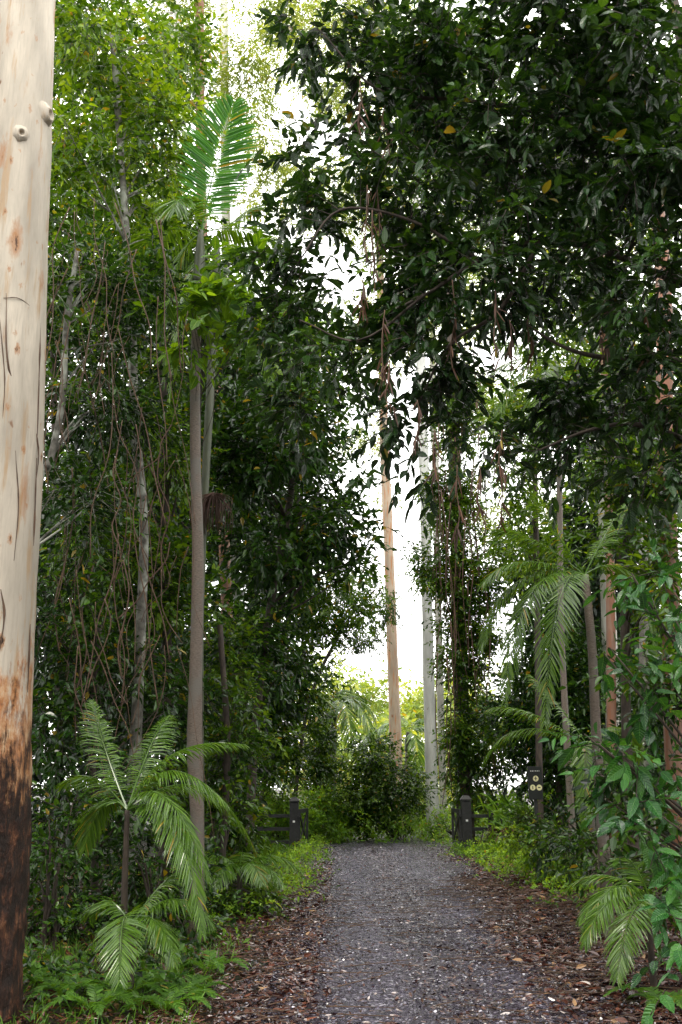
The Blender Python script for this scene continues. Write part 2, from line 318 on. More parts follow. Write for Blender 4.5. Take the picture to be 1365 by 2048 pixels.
def litter(n,xr,yr,name,mat,label,zoff=.035,dens=None,L=(.05,.12),pw=1.3,asp=(.18,.42),cat='leaf litter',tilt=.4):
    m=MB(); x=rng.uniform(*xr,n); y=yr[0]+(yr[1]-yr[0])*rng.random(n)**pw
    if dens is not None:
        kf=rng.random(n)<dens(x,y); x=x[kf];y=y[kf]; n=len(x)
    z=np.array([hz(a,b_)+zoff if (a<-.8 or a>3.1) else .02+.035*max(0,1-((a-1.1)/2.1)**2) for a,b_ in zip(x,y)])+rng.random(n)*.02
    a=rng.random(n)*6.283; D=np.stack([np.cos(a),np.sin(a),rng.normal(size=n)*.22],1); l=rng.uniform(*L,n)
    leaves(m,np.stack([x,y,z],1),D,Z+tilt*rnd(n),l,l*rng.uniform(*asp,n),ST2,rng.uniform(-.15,.2),.08); o=m.build(name,mat,smooth=False); return tag(o,label,cat,kind='stuff')
def ledge(x,y):
    xr=np.clip(1.45+.085*(y-8),1.3,2.8)+.2*np.sin(y*.9)+.12*np.sin(y*2.7); xl=-.35+.12*np.sin(y*1.3)
    return np.maximum(xl-x,x-xr)
litter(90000,(-1.6,4.2),(6,31),'leaf_litter',M['litter'],'wet brown fallen leaves scattered over the gravel road',dens=lambda x,y:np.clip(.08+.16*np.exp(-((x-.95)/.3)**2)+1.2*np.clip(ledge(x,y)+.5,0,2)**1.3+.16*np.exp(-np.maximum(y-6,0)/3.5),0,.9),L=(.03,.08),pw=1.5)
litter(44000,(.9,6.5),(5.5,26),'forest_litter',M['litter_red'],'reddish brown leaf litter heaped beside the right edge of the road',dens=lambda x,y:np.clip((ledge(x,y)+.15)*1.4,0,1),L=(.05,.14),pw=1.4)
litter(20000,(-5,-.2),(5,24),'bank_litter',M['litter_red'],'dark leaf litter under the plants left of the road',L=(.05,.13))
litter(50000,(-.9,3.1),(6.5,30),'loose_gravel',M['stone'],'small wet purple-grey stones lying loose on the road surface',dens=lambda x,y:np.clip(.35+.65*np.exp(-((np.abs(x-.95)-.72)/.3)**2*-1)*0+.4*(np.abs(np.abs(x-.95)-.72)>.25),0,1),L=(.012,.032),pw=1.7,asp=(.6,1.),cat='gravel',tilt=.35)
m=MB(); n=1100; x=np.concatenate([rng.uniform(1.8,5.5,760),rng.uniform(-1.8,3,340)]); y=rng.uniform(7,20,n); a=rng.normal(size=n)*.7; l=rng.uniform(.12,.8,n); A=np.stack([x,y,np.full(n,.06)],1); sticks(m,A,A+np.stack([np.cos(a)*l,np.sin(a)*l,rng.normal(size=n)*.03],1),.006,.003)
tag(m.build('fallen_twigs',M['vine']),'thin fallen twigs and bark strips scattered on the road and its right edge','twigs',kind='stuff')
def cover(name,label,n,xr,yr,mat,L,W,tl=.2,h=.12,dens=None,k=6,cat='ground cover'):
    m=MB(); x=rng.uniform(*xr,n); y=rng.uniform(*yr,n)
    if dens is not None: kf=rng.random(n)<dens(x,y); x=x[kf];y=y[kf];n=len(x)
    z=np.array([hz(p,q) for p,q in zip(x,y)])+rng.random(n)**1.5*h; hh=np.array([noise.noise(Vector((p*.9,q*.9,5))) for p,q in zip(x,y)]); z+=np.clip(hh,0,1)*h*2
    sprays(m,np.stack([x,y,z],1),Z+.9*rnd(n),np.clip(.5+hh,0,1),k,tl,L,W,droop=0,ld=0.0); return tag(m.build(name,mat,smooth=False),label,cat,kind='stuff')
cover('verge_plants','low bright green weeds along the right edge of the road before the gate',7000,(2.4,7.5),(14,32),M['grass'],.08,.034,.2,.22,lambda x,y:np.clip((x-2.7-.02*np.maximum(20-y,0)+.3*np.sin(y*1.7))*1.3,0,1)*np.clip((y-13)/6,.1,1))
cover('verge_plants','low bright green weeds along the left edge of the road before the gate',5000,(-3.2,-.1),(11,32),M['grass'],.075,.032,.2,.2,lambda x,y:np.clip((-.3-x-.04*np.maximum(17-y,0)+.2*np.sin(y*2.1))*1.7,0,1)*np.clip((y-12)/7,0.05,1))
cover('undergrowth','dark green seedlings covering the forest floor at left',2200,(-7,-1.3),(8,20),M['dark'],.09,.042,.25,.25)
cover('undergrowth','dark green seedlings covering the forest floor at right',1500,(4.4,9),(7,22),M['mid'],.10,.045,.25,.2)
cover('grass_bank','sunlit green grass and weeds beyond the end of the road',7500,(-7,13),(32.4,46),M['grass'],.15,.05,.35,.75)
m=MB(); n=2600; x=rng.uniform(-3.2,-1.1,n); y=rng.uniform(7.3,12,n); z=np.array([hz(a,b_) for a,b_ in zip(x,y)]); leaves(m,np.stack([x,y,z],1),Z+.6*rnd(n),rnd(n)+np.array([0,-1,.3]),rng.uniform(.08,.26,n),.008,STB,.1,.3); tag(m.build('grass',M['fern'],smooth=False),'thin green grass blades in the bottom left corner','grass',kind='stuff')
# ------------------------------------------------------------------ big gum at left
P=[(-2.80,8,-.15),(-2.80,8,.6),(-2.80,8,2),(-2.86,8,3.9),(-2.95,8,6),(-3.06,8,9),(-3.2,8,13),(-3.3,8,18),(-3.2,8,23)]; R=[.45,.39,.355,.335,.315,.28,.24,.19,.12]
org=np.array([-2.80,8,0]); t=thing('gum_tree','massive pale smooth-barked gum trunk with rough dark base at the left edge of the photo','tree',org)
PP,RR=crom(P,R,26); V=[];sides=56;PPa=np.array(PP)
for i,(p,r) in enumerate(zip(PP,RR)):
    for kk in range(sides):
        a=2*math.pi*kk/sides; q=Vector((math.cos(a)*2.2,math.sin(a)*2.2,p[2]*.5)); rr=r*(1+.05*noise.noise(q))
        edge=2.1+.9*noise.noise(Vector((math.cos(a)*3,math.sin(a)*3,1)))
        s_=min(1,max(0,(edge-p[2])/.6)); rr+=s_*(.01+.035*abs(noise.noise(Vector((math.cos(a)*9,math.sin(a)*9,p[2]*2.2))))+.016*noise.noise(Vector((math.cos(a)*22,math.sin(a)*22,p[2]*9))))
        rr+=.008*noise.noise(Vector((math.cos(a)*6,math.sin(a)*6,p[2]*3)))
        V.append((p[0]+math.cos(a)*rr,p[1]+math.sin(a)*rr,p[2]))
m=MB(); m.poly(V,[(i*sides+k,i*sides+(k+1)%sides,(i+1)*sides+(k+1)%sides,(i+1)*sides+k) for i in range(len(PP)-1) for k in range(sides)]); m.build('trunk',M['gum_near'],t,org)
def knot(u,v,size,azim,ln):
    z=at(u,v,7.75)[2]; i=int(np.argmin(abs(PPa[:,2]-z))); c=PPa[i]; r=RR[i]; d=np.array([math.cos(azim),math.sin(azim),.05]); p0=c+d*(r-.03); m=MB()
    a_=nrm(np.cross(d,Z)); b_=np.cross(a_,d); V=[];prof=[(-.03,1.9),(.01,1.45),(.035,1.1),(ln,.85),(ln+.015,.62),(ln,.45),(ln-.03,.25),(ln-.04,.02)]
    for h,w in prof:
        for q in range(16):
            an=q*math.pi/8; ww=w*size*(1+.2*noise.noise(Vector((math.cos(an)*2,math.sin(an)*2,h*20+u)))); V.append(p0+d*(h+.01)+a_*math.cos(an)*ww+b_*math.sin(an)*ww*1.35-Z*h*.5)
    m.poly(V,[(i*16+k,i*16+(k+1)%16,(i+1)*16+(k+1)%16,(i+1)*16+k) for i in range(len(prof)-1) for k in range(16)]); m.build('knot',M['gum_near'],t,org)
knot(108,205,.065,-.3,.06); knot(80,262,.05,-1.15,.045)
for (pts,w) in [([(15,590),(20,740),(60,860),(72,960)],3),([(84,740),(82,800),(86,860)],5),([(75,900),(64,1020),(58,1080)],3.5),([(10,600),(40,596),(72,610)],2),([(90,620),(86,700),(90,770)],4),([(66,1240),(60,1300),(64,1380)],4),([(4,1180),(10,1230),(2,1300)],5),([(30,900),(34,1010),(26,1120)],3),([(3,640),(12,760),(8,850)],3)]:
    Q=[]
    for (u,v) in pts:
        p=at(u,v,7.72); i=int(np.argmin(abs(PPa[:,2]-p[2]))); c=PPa[i]; dx=np.clip(p[0]-c[0],-RR[i]*.98,RR[i]*.98); Q.append(np.array([c[0]+dx,c[1]-math.sqrt(max(RR[i]**2-dx*dx,0))-.008,p[2]]))
    m=MB(); rr=w*mpp(Q[0])/2; tube(m,Q,[rr*.3]+[rr]*(len(Q)-2)+[rr*.2],6,6,.8,12); m.build('bark_strip',M['vine'],t,org)
C,O,CL,SUB=crown([(np.array([-3.2,8,22]),np.array([4,4,3]),1.2)],.2,.05,8); m=MB(); sprays(m,C,O,CL,8,.5,.2,.05); m.build('crown',M['mid'],t,org,smooth=False)
# ------------------------------------------------------------------ left forest
tree('rainforest_tree','slender mottled grey trunk with bright green crown, between the big gum and the tall palm','tree',px_path([(272,1480,23),(282,1250,21),(288,1050,19),(271,850,19),(262,620,17),(245,350,14),(225,60,12)],13),
 [E(210,90,13,140,120,1.6,2.4),E(180,330,13,110,110,1.5,2.8),E(300,250,13.3,90,120,1.3,2.4),E(340,70,14,80,90,1.3,1.8),E(120,480,12.5,60,100,1,3),E(330,420,14,60,70,1,2)],M['bark_mottled'],M['bright'],L=.135,W=.06,stems=True)
tree('rainforest_tree','leaning lichen-spotted tree with dark crown just right of the big gum','tree',px_path([(70,1010,16),(98,930,15),(125,800,13),(133,650,12),(155,500,9)],11,base=(-3.9,11,0)),
 [E(165,620,11.5,85,110,1.2,2.4),E(210,800,12,100,110,1.2,2.2),E(150,1010,11.8,75,110,1.2,2.4),E(290,560,12,90,80,1.2,2.4)],M['bark_mottled'],M['dark'],L=.115,W=.052,stems=True)
tree('rainforest_tree','vine-tangled dark tree standing behind the mottled trunk','tree',px_path([(335,1500,22),(330,1000,18),(325,600,14),(330,430,10)],15.5),
 [E(330,500,15,85,80,1.4,3),E(330,700,15.5,90,100,1.4,2.6),E(320,900,15.5,100,110,1.5,3),E(220,1110,15,120,120,1.4,3),E(330,1180,15,80,120,1.4,3)],M['bark_dark'],M['mid'],L=.13,W=.058,stems=True)
tree('rainforest_tree','dense dark broad-leaved tree reaching over the road from the left','tree',px_path([(500,1660,20),(510,1480,18),(535,1250,16),(580,1000,14),(600,800,10)],18),
 [E(560,740,18,140,120,1.8,3.2),E(610,900,18,130,100,1.8,3.2),E(665,1040,18,95,80,1.5,3.2),E(550,1080,18,100,110,1.6,3),E(500,1290,17.5,110,100,1.5,3),E(480,900,17,100,130,1.5,3),E(700,1150,18.5,55,50,1,2)],M['bark_dark'],M['dark'],L=.17,W=.075,stems=True)
tree('rainforest_tree','dark leafy tree behind the left gate post leaning over the road','tree',px_path([(525,1600,13),(545,1450,12),(575,1250,10),(610,1150,8)],31),
 [E(620,1220,29,90,70,1.8,3),E(700,1190,29,55,60,1.4,2.2),E(590,1360,29,75,90,1.6,3),E(530,1450,29,80,110,1.5,3),E(655,1290,29,50,40,1.2,1.6),E(560,1520,30,50,50,1.2,2.5)],M['bark_dark'],M['mid'],L=.17,W=.075)
tree('understorey_tree','thin tree with mid green leaves behind the bottom left palm','tree',px_path([(190,1750,16),(185,1450,14),(200,1250,10)],12.5),
 [E(140,1250,12.5,80,110,1.2,2.4),E(240,1340,13,95,100,1.2,2.4),E(120,1450,12,70,100,1.2,2.4),E(330,1400,14,70,110,1.2,2.4),E(190,1590,12.5,110,90,1.2,2.2)],M['bark_dark'],M['dark'],L=.12,W=.053,stems=True)
tree('understorey_tree','spindly tree behind the tall palm stem with small dark leaves','tree',px_path([(440,1800,14),(455,1500,13),(440,1250,12)],15),
 [E(450,1500,15.5,75,110,1.2,2.6),E(430,1330,16,70,90,1.2,2.6),E(465,1640,15,60,80,1.2,2.6),E(400,1600,15,60,110,1,2.4)],M['bark_dark'],M['mid'],L=.13,W=.056,stems=True)
tree('sapling','young tree with lime green broad leaves hanging beside the tall palm','tree',px_path([(408,1800,5),(403,1400,5),(400,1000,5),(404,760,5),(440,640,4)],12.4),
 [E(350,605,11.2,52,38,.5,2.2),E(430,555,11.4,70,50,.6,2.4),E(480,640,11.6,75,55,.6,2.4),E(380,680,11.2,50,35,.5,2),E(560,590,11.8,70,60,.6,2.4)],M['bark_dark'],M['sap'],L=.2,W=.11,k=6,tl=.38,stems=True,prof=ST4,ld=.1,jit=.3)
for i,(ells,pth,lab) in enumerate([
 ([E(90,120,25,140,200,3,2.4),E(250,420,25,150,180,3,3),E(90,600,25,140,200,3,2.6),E(260,130,27,130,130,3,2.0)],[(120,1500,16),(110,900,14),(100,300,10)],'tall background tree whose crown fills the gap right of the big gum'),
 ([E(420,620,27,140,150,3,2.4),E(440,780,27,150,150,3,2.6),E(300,950,27,180,180,3,2.6),E(560,1000,27,120,160,3,2.6),E(600,720,28,110,130,3,2.2)],[(380,1500,15),(390,1000,13),(400,700,9)],'tall dark background tree behind the tall palm'),
 ([E(150,1150,24,160,220,3,2.6),E(330,1350,24,200,180,3,2.6),E(500,1400,30,110,130,3,2.6),E(130,1550,22,180,150,2,2.4),E(420,1560,24,110,100,2,2.4)],[(240,1600,15),(250,1300,13),(200,1100,9)],'low-crowned dark background tree behind the bottom left palms')]):
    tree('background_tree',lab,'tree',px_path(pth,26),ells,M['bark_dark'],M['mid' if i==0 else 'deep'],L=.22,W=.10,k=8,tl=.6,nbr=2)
def shrub(label,cx,cy,ells,mat,L,W,group=None,name='shrub',cat='shrub',k=8,tl=.35,prof=ST2,stems=True,bark_='bark_dark',nst=5,**kw):
    org=np.array([cx,cy,hz(cx,cy)-.03]); t=thing(name,label,cat,org,group); C,O,CL,SUB=crown(ells,L,W,k); lm=MB();bm_=MB(); sprays(lm,C,O,CL,k,tl,L,W,prof=prof,stem=bm_ if stems else None,**kw)
    for (c,r,cov),sub in zip(ells,SUB):
        for s_ in sub[:nst]: tube(bm_,[org+np.array([random.uniform(-.1,.1),random.uniform(-.1,.1),-.05]),(org*.45+s_*.55)+np.array([0,0,.2]),s_],[.022,.014,.005],5,4)
    tag(bm_.build('stems',M[bark_],t,org),None,None,kind='stuff'); lm.build('foliage',mat,t,org,smooth=False); return t
shrub('dark small-leaved shrub between the big gum and the fern patch',-3.0,11,[E(140,1800,11.5,100,100,.9,1.8),E(110,1650,11.5,70,80,.8,1.8)],M['dark'],.10,.045)
shrub('bushy dark shrub under the tall palm',-2.2,12.5,[E(340,1740,12.8,90,100,.9,2.2),E(350,1880,11.8,80,60,.8,1.6)],M['dark'],.11,.048)
shrub('green shrub at the road edge left of the gate, in front of the fence',-2.3,17,[E(480,1740,17,50,50,1,2.6),E(530,1810,15,45,35,.8,2.2),E(470,1790,15,60,50,.8,2.2)],M['mid'],.11,.05)
shrub('tall thin-stemmed shrub left of the left gate post',-3.2,24,[E(485,1560,24,35,80,1,2.6),E(455,1660,23,45,50,1,2.6)],M['mid'],.14,.06)
shrub('yellow-green bush behind the left fence beside the road end',-1.9,31,[E(560,1600,31,45,50,1,3),E(545,1670,30.5,35,30,.6,2.8)],M['grass'],.13,.055)
# ------------------------------------------------------------------ right forest
can=[E(635,35,8.3,75,50,.6,3),E(745,180,8.6,90,80,.9,2.2),E(800,60,8.5,100,60,.9,2.6),E(900,80,8.2,130,110,1.1,3.2),E(1100,100,8,150,130,1.2,3.8),E(1280,120,7.6,130,150,1.2,4.2),E(650,330,8.8,85,75,.8,2.0),E(820,390,8.6,120,105,1,2.6),E(1010,320,8.3,140,130,1.2,3.4),E(1200,340,8,140,120,1.2,3.4),E(1340,300,7.4,90,150,1,4),E(880,220,8.4,120,90,1,3),
 E(600,460,9,95,75,.8,2.6),E(760,570,8.8,120,90,1,2.6),E(940,550,8.5,140,120,1.2,2.8),E(1130,530,8.2,140,110,1.2,2.6),E(1300,560,7.8,100,110,1,3.2),E(690,710,9,120,80,1,2.6),E(860,730,8.8,110,75,.9,2.6),E(1180,770,9,110,90,1,2.8),E(1320,790,8,80,110,1,3.2),E(790,840,8.8,90,45,.6,1.8),E(930,870,9,70,55,.6,1.4),E(1100,900,9.5,90,80,.9,2.2),E(560,620,9.3,80,70,.7,2.8),E(1300,930,8.2,90,90,.9,2.4),E(620,820,9.6,80,60,.7,1.8)]
P=[(4.6,8.3,-.1),(4.5,8.3,1.5),(4.3,8.4,3.2),(4.0,8.5,5.2),(3.6,8.4,7.2),(3.3,8.2,9.5)]; R=[.2,.16,.14,.12,.09,.04]
limbs=[];LP=[];LR=[]
for pts in ([(1420,740,14),(1290,722,12),(1190,712,10),(1120,690,7),(1040,640,4)],[(1420,600,16),(1300,540,15),(1200,500,13),(1080,482,11),(960,520,9),(850,590,7),(740,640,4)],[(1400,380,15),(1240,300,13),(1100,230,10),(930,200,8),(760,180,5),(640,60,3)],[(1080,482,9),(1000,620,8),(900,690,6),(830,820,3)],[(960,520,8),(820,440,6),(680,420,5),(600,520,3)],[(1400,900,12),(1280,850,10),(1180,860,7),(1080,900,4)],[(850,590,6),(720,680,5),(600,640,3)]):
    Q=[at(u,v,8.3) for u,v,w in pts]; RR_=[w*mpp(q)/2 for q,(u,v,w) in zip(Q,pts)]
    if pts[0][0]>1390: 
        b=np.array([4.1,8.5,min(max(Q[0][2]-.8,1.5),8)]); Q=[b]+Q; RR_=[RR_[0]*1.3]+RR_
    limbs.append((Q,RR_)); a_,b_=crom(Q,RR_,6); LP+=list(a_); LR+=list(b_)
t=tree('overhanging_tree','dark glossy broad-leaved tree arching over the road from the right','tree',([np.array(p,float) for p in P],R),can,M['bark_dark'],M['canopy'],L=.14,W=.066,k=7,tl=.34,stems=True,prof=ST4,nbr=7,ld=.12,ldroop=.2,nup=1.3,src=(LP,LR),maxb=1.2)
org=np.array([4.6,8.3,0])
for Q,RR_ in limbs:
    m=MB(); tube(m,Q,RR_,8,6,.2,5); m.build('limb',M['bark_dark'],t,org)
C=np.array([at(u,v,8.6) for u,v in [(835,930),(850,960),(870,985),(800,950),(720,960),(760,930),(905,930),(830,900),(850,880)]]); m=MB(); sprays(m,C,np.tile([-.5,0,-.8],(len(C),1))+.3*rnd(len(C)),rng.random(len(C)),6,.28,.17,.08,prof=ST4,ld=.3); tag(m.build('leaf_spray',M['canopy'],t,org,smooth=False),None,None,kind='stuff')
tree('rainforest_tree','tall tree filling the sky behind the overhanging canopy at upper right','tree',px_path([(1290,1500,22),(1280,1000,18),(1200,600,14),(1120,350,9)],19),
 [E(1000,260,19,200,180,2,1.7),E(1230,300,19,180,220,2,2.2),E(1160,560,19,160,120,2,1.5),E(860,470,20,110,120,1.6,1.2),E(1330,620,18,90,160,1.6,2),E(1260,800,18,120,100,1.6,1.8),E(880,120,20,130,110,1.6,1.3)],M['bark_mottled'],M['mid'],L=.17,W=.075,stems=True)
tree('rainforest_tree','dark leafy tree at the right, behind the glossy shrub','tree',px_path([(1255,1500,20),(1250,1200,18),(1240,950,14)],14),
 [E(1210,940,14,70,70,1.3,2),E(1290,960,14,100,120,1.3,2.4),E(1280,1110,14,70,80,1.2,1.8),E(1335,1160,13,70,120,1.2,2.2)],M['bark_dark'],M['mid'],L=.14,W=.062,stems=True)
tree('rainforest_tree','mid green tree right of the vine-covered trunk','tree',px_path([(1080,1600,14),(1075,1200,12),(1070,850,10),(1080,700,8)],24),
 [E(1065,810,24,85,90,1.6,2.2),E(1140,720,24,70,70,1.5,1.8),E(1020,940,24,45,80,1.2,1.8),E(1085,1080,24,70,100,1.4,2.2),E(1000,800,25,60,60,1.2,1.2)],M['bark_dark'],M['bright'],L=.16,W=.068)
tree('understorey_tree','dark understorey tree behind the sign','tree',px_path([(1120,1620,13),(1115,1400,12),(1100,1250,9)],27),
 [E(1090,1290,26,70,100,1.4,3),E(1180,1400,26,120,130,1.5,3),E(1055,1430,27,65,90,1.2,3),E(1110,1560,27,80,80,1.2,3),E(1320,1400,20,90,160,1.2,2.8),E(1230,1560,19,90,90,1,2.8)],M['bark_dark'],M['dark'],L=.16,W=.068)
for ells,pth,lab in [([E(1230,850,29,160,250,3,2.2),E(1180,1150,29,150,200,3,3)],[(1200,1500,12),(1210,900,10)],'tall dark background tree at the far right'),([E(1180,1450,30,200,170,3,3),E(1320,1650,24,120,160,2,3)],[(1230,1620,12),(1220,1400,10)],'low dark background tree behind the glossy shrub')]:
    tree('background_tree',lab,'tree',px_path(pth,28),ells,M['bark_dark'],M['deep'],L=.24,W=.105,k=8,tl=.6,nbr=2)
shrub('large glossy broad-leaved shrub filling the lower right of the photo',3.5,7.1,[E(1290,1150,7,80,40,.5,1.7),E(1340,1250,6.6,50,45,.5,2.2),E(1240,1290,7.2,60,30,.4,1.5),E(1320,1390,6.8,65,45,.6,2.0),E(1200,1480,7.2,75,34,.5,1.8),E(1300,1520,6.9,75,45,.6,2.0),E(1250,1620,7,60,36,.5,1.6),E(1330,1660,6.8,50,45,.6,2.0),E(1305,1770,6.8,55,36,.5,1.8),E(1345,1850,6.5,45,45,.5,2.2),E(1335,1960,6.3,50,36,.4,1.8)],M['gloss'],.15,.075,k=6,tl=.3,prof=ST4,name='glossy_shrub',ld=.08,ldroop=.22,jit=.28,nup=1.4,nst=2)
shrub('dark leafy shrub just behind the large glossy shrub',4.8,9.8,[E(1320,1350,9.8,80,140,.8,1.8),E(1290,1560,9.8,70,110,.8,1.8),E(1335,1680,9.5,60,90,.8,1.8)],M['dark'],.13,.06,nst=3)
shrub('dark shrub low beside the litter at the right edge of the road',4.8,13,[E(1210,1690,12.5,70,60,.8,2.2),E(1130,1670,15,55,45,.8,2),E(1320,1740,10,60,60,.8,2)],M['dark'],.12,.055)
shrub('pale-leaved weed thicket under the sign',5.0,19.3,[E(1100,1690,20,60,45,1,2),E(1150,1730,18,60,40,1,2),E(1072,1645,19.2,42,42,.25,2.6),E(1060,1700,19,50,40,.5,2.4)],M['bright'],.10,.045)
def gumtree(label,pts,Y,mat,top,crown_=None,group=None):
    tree('gum_tree',label,'tree',px_path(pts,Y,flare=1.1),crown_,mat,M['pale'],group,L=.2,W=.06,k=8,tl=.6,nbr=4,ext=top)
gumtree('reddish brown gum trunk rising behind the upright palm frond',[(462,1620,26),(460,1400,24),(440,900,22),(405,450,20),(400,100,18),(400,-60,17)],32,M['gum_red'],(-5.6,32,34),[E(370,40,33,60,80,2,1.4),E(480,150,33,70,110,2,1.5)])
gumtree('white gum trunk at the top of the photo right of the reddish one',[(470,1300,22),(458,900,20),(450,200,17),(450,-60,16)],36,M['gum_far'],(-4.8,36,38),[E(560,40,36,100,60,2.5,1.8),E(640,150,36,90,80,2.5,1.5),E(560,380,36,80,90,2,1.3),E(520,250,36,60,60,2,1.0)])
gumtree('tall gum trunk with orange peeling bark at the end of the road',[(792,1500,25),(785,1300,22),(776,1050,20),(768,850,18),(760,500,15),(755,100,12)],41,M['gum_orange'],(1.9,41,40),[E(720,60,40,110,90,1,1.5),E(720,400,39.5,120,120,1,1.3),E(740,860,42,50,50,1.5,1.0),E(745,650,39.5,110,90,1,1.3),E(770,990,42,25,50,1,.6)])
gumtree('tall greyish white gum trunk left of the vine-covered trunk',[(866,1610,26),(858,1350,23),(851,1000,21),(846,850,20),(838,400,18)],37,M['gum_grey'],(3.6,37,36),[E(850,250,38,110,130,3,1.4),E(900,600,38,110,120,2,1.3),E(950,800,38,60,60,1.5,1.1)])
gumtree('thinner white gum trunk touching the greyish white one',[(887,1610,15),(880,1350,14),(872,1000,13),(866,700,11)],39,M['gum_far'],(4.4,39,32),[E(960,400,40,130,120,3,1.3),E(985,1010,40,50,60,2,1.0)])
gumtree('pale gum trunk showing through the canopy at the right',[(1230,1500,30),(1215,1150,28),(1200,700,26),(1185,350,24)],25,M['gum_far'],(6.0,25,26),[E(1250,420,26,130,90,2,1.2),E(1150,600,26,110,90,2,1)])
gumtree('rusty red gum trunk near the right edge of the photo',[(1350,1500,40),(1342,1200,36),(1330,900,34),(1318,450,30)],14.5,M['gum_red'],(4.9,14.5,18),[E(1330,-300,15,180,120,2,.6)])
gumtree('thin rusty brown gum trunk left of the rusty red one',[(1225,1600,20),(1222,1200,18),(1215,900,16)],19,M['gum_red'],(5.8,19,19),[E(1240,-100,20,100,80,2,.7)])
gumtree('thin pale gum trunk at the upper left behind the bright crown',[(345,1300,14),(345,600,13),(352,250,12),(355,-50,11)],30,M['gum_far'],(-5.9,30,30),[E(330,0,31,90,70,2,1.2)])
pth=px_path([(930,1610,34),(920,1300,30),(912,1000,26),(902,700,22),(895,500,14)],31.5)
t=tree('vine_covered_tree','tall trunk wrapped in shaggy green and brown vines right of the white gums','tree',pth,
 [E(935,1490,31,46,110,.7,3.6),E(925,1300,31,54,120,.7,3.8),E(915,1150,31,68,90,1,3.2),E(905,1000,31,54,110,.8,3.6),E(905,820,31,54,100,.8,3.2),E(855,1130,31,40,45,.9,3),E(985,1120,31,38,80,.8,2.6),E(975,1260,31,36,70,.8,2.4)],M['bark_dark'],M['mid'],L=.14,W=.065,k=7,tl=.35,crownname='vines')
m=MB(); org=np.array([pth[0][0][0],31.5,0])
for i in range(70):
    u=random.uniform(870,975); v=random.uniform(650,1350); p=at(u,v,29.9+random.random()); l=random.uniform(1,4.5); tube(m,[p,p+np.array([random.uniform(-.2,.2),0,-l/2]),p+np.array([random.uniform(-.3,.3),0,-l])],[.018,.016,.01],4,4)
tag(m.build('hanging_stems',M['vine'],t,org),None,None,kind='stuff')
tree('young_gum','fine-leaved young gum leaning over the end of the road from the left','tree',px_path([(590,1600,9),(620,1400,8),(690,1250,6),(750,1180,4)],33),[E(765,1200,33,38,60,1,1.2),E(720,1270,33,45,45,1,1.3),E(690,1200,33,50,50,1,1.8)],M['bark_dark'],M['mid'],L=.14,W=.045,k=8,tl=.4)
shrub('rounded dark creeper-covered bush at the end of the road',2.0,35,[E(760,1590,35,80,80,1.6,4.5),E(745,1510,35.5,55,45,1.3,4),E(700,1620,35,40,50,1.2,4)],M['mid'],.13,.08)
shrub('bright green bush left of the creeper-covered bush at the road end',-.8,34.5,[E(635,1620,34.5,50,50,1.3,4),E(600,1650,33.5,35,35,1,3.6),E(660,1655,33.5,40,25,1,3)],M['grass'],.12,.06)
shrub('creeper hung dark column of leaves left of the road end',-.9,37,[E(648,1480,37,30,90,1,3.4),E(640,1560,37,35,60,1,3.4)],M['mid'],.15,.075)
shrub('dark bush right of the creeper-covered bush under the white gum trunks',4.1,36,[E(840,1600,38.5,40,50,1.2,3),E(875,1660,35,35,20,1,3)],M['mid'],.14,.07)
shrub('leafy bush behind the right gate post',5.3,32.5,[E(940,1570,33,45,70,1.2,3),E(990,1500,32,45,60,1.2,3),E(975,1430,33,35,50,1,2.4)],M['bright'],.14,.06)
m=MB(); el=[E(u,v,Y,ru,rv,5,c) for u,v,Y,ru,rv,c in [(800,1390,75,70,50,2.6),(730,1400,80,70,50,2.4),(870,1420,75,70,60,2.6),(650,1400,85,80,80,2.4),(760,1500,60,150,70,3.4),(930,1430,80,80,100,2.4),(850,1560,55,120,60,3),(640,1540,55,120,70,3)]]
C,O,CL,_=crown(el,.45,.2,8); sprays(m,C,O,CL,8,1.3,.45,.2); tag(m.build('distant_woodland',M['far'],smooth=False),'pale distant trees, hazy backlight put into their colour, seen down the end of the road','woodland',kind='stuff')
m=MB(); el=[]
for i in range(16):
    el.append((np.array([-8-2.2*i*.8-random.random()*2,26+random.uniform(0,14),4+random.uniform(0,4)]),np.array([3.2,3,5.5]),1.3))
    el.append((np.array([12+2.2*i*.8+random.random()*2,28+random.uniform(0,14),4+random.uniform(0,4)]),np.array([3.2,3,5.5]),1.3))
for x_ in (-4,-6.5,8.5,11,13): el.append((np.array([x_,41,4.]),np.array([2.0,2,5]),2.0))
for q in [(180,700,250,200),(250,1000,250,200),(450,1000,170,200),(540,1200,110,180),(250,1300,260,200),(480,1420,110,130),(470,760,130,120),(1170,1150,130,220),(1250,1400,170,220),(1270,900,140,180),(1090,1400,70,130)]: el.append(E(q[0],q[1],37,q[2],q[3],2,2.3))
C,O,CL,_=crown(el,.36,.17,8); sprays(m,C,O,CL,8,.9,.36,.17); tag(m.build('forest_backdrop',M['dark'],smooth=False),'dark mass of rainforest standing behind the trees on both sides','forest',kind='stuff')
m=MB(); el=[]  # unseen forest around the viewpoint, added to block light from behind
for x_,y_ in [(-9,-3),(-8,4),(-10,9),(-7,-9),(-2.5,-12),(4,-13),(8,-9),(10,-3),(9,3),(11,10),(12,17),(-9.5,16)]: el.append((np.array([x_,y_,7.]),np.array([3.4,2.6,6.5]),1.7))
C,O,CL,_=crown(el,.55,.26,8); sprays(m,C,O,CL,8,1.2,.55,.26); tag(m.build('surrounding_forest',M['deep'],smooth=False),'dense unseen rainforest foliage added beside and behind the viewpoint to hold back light','forest',kind='stuff')
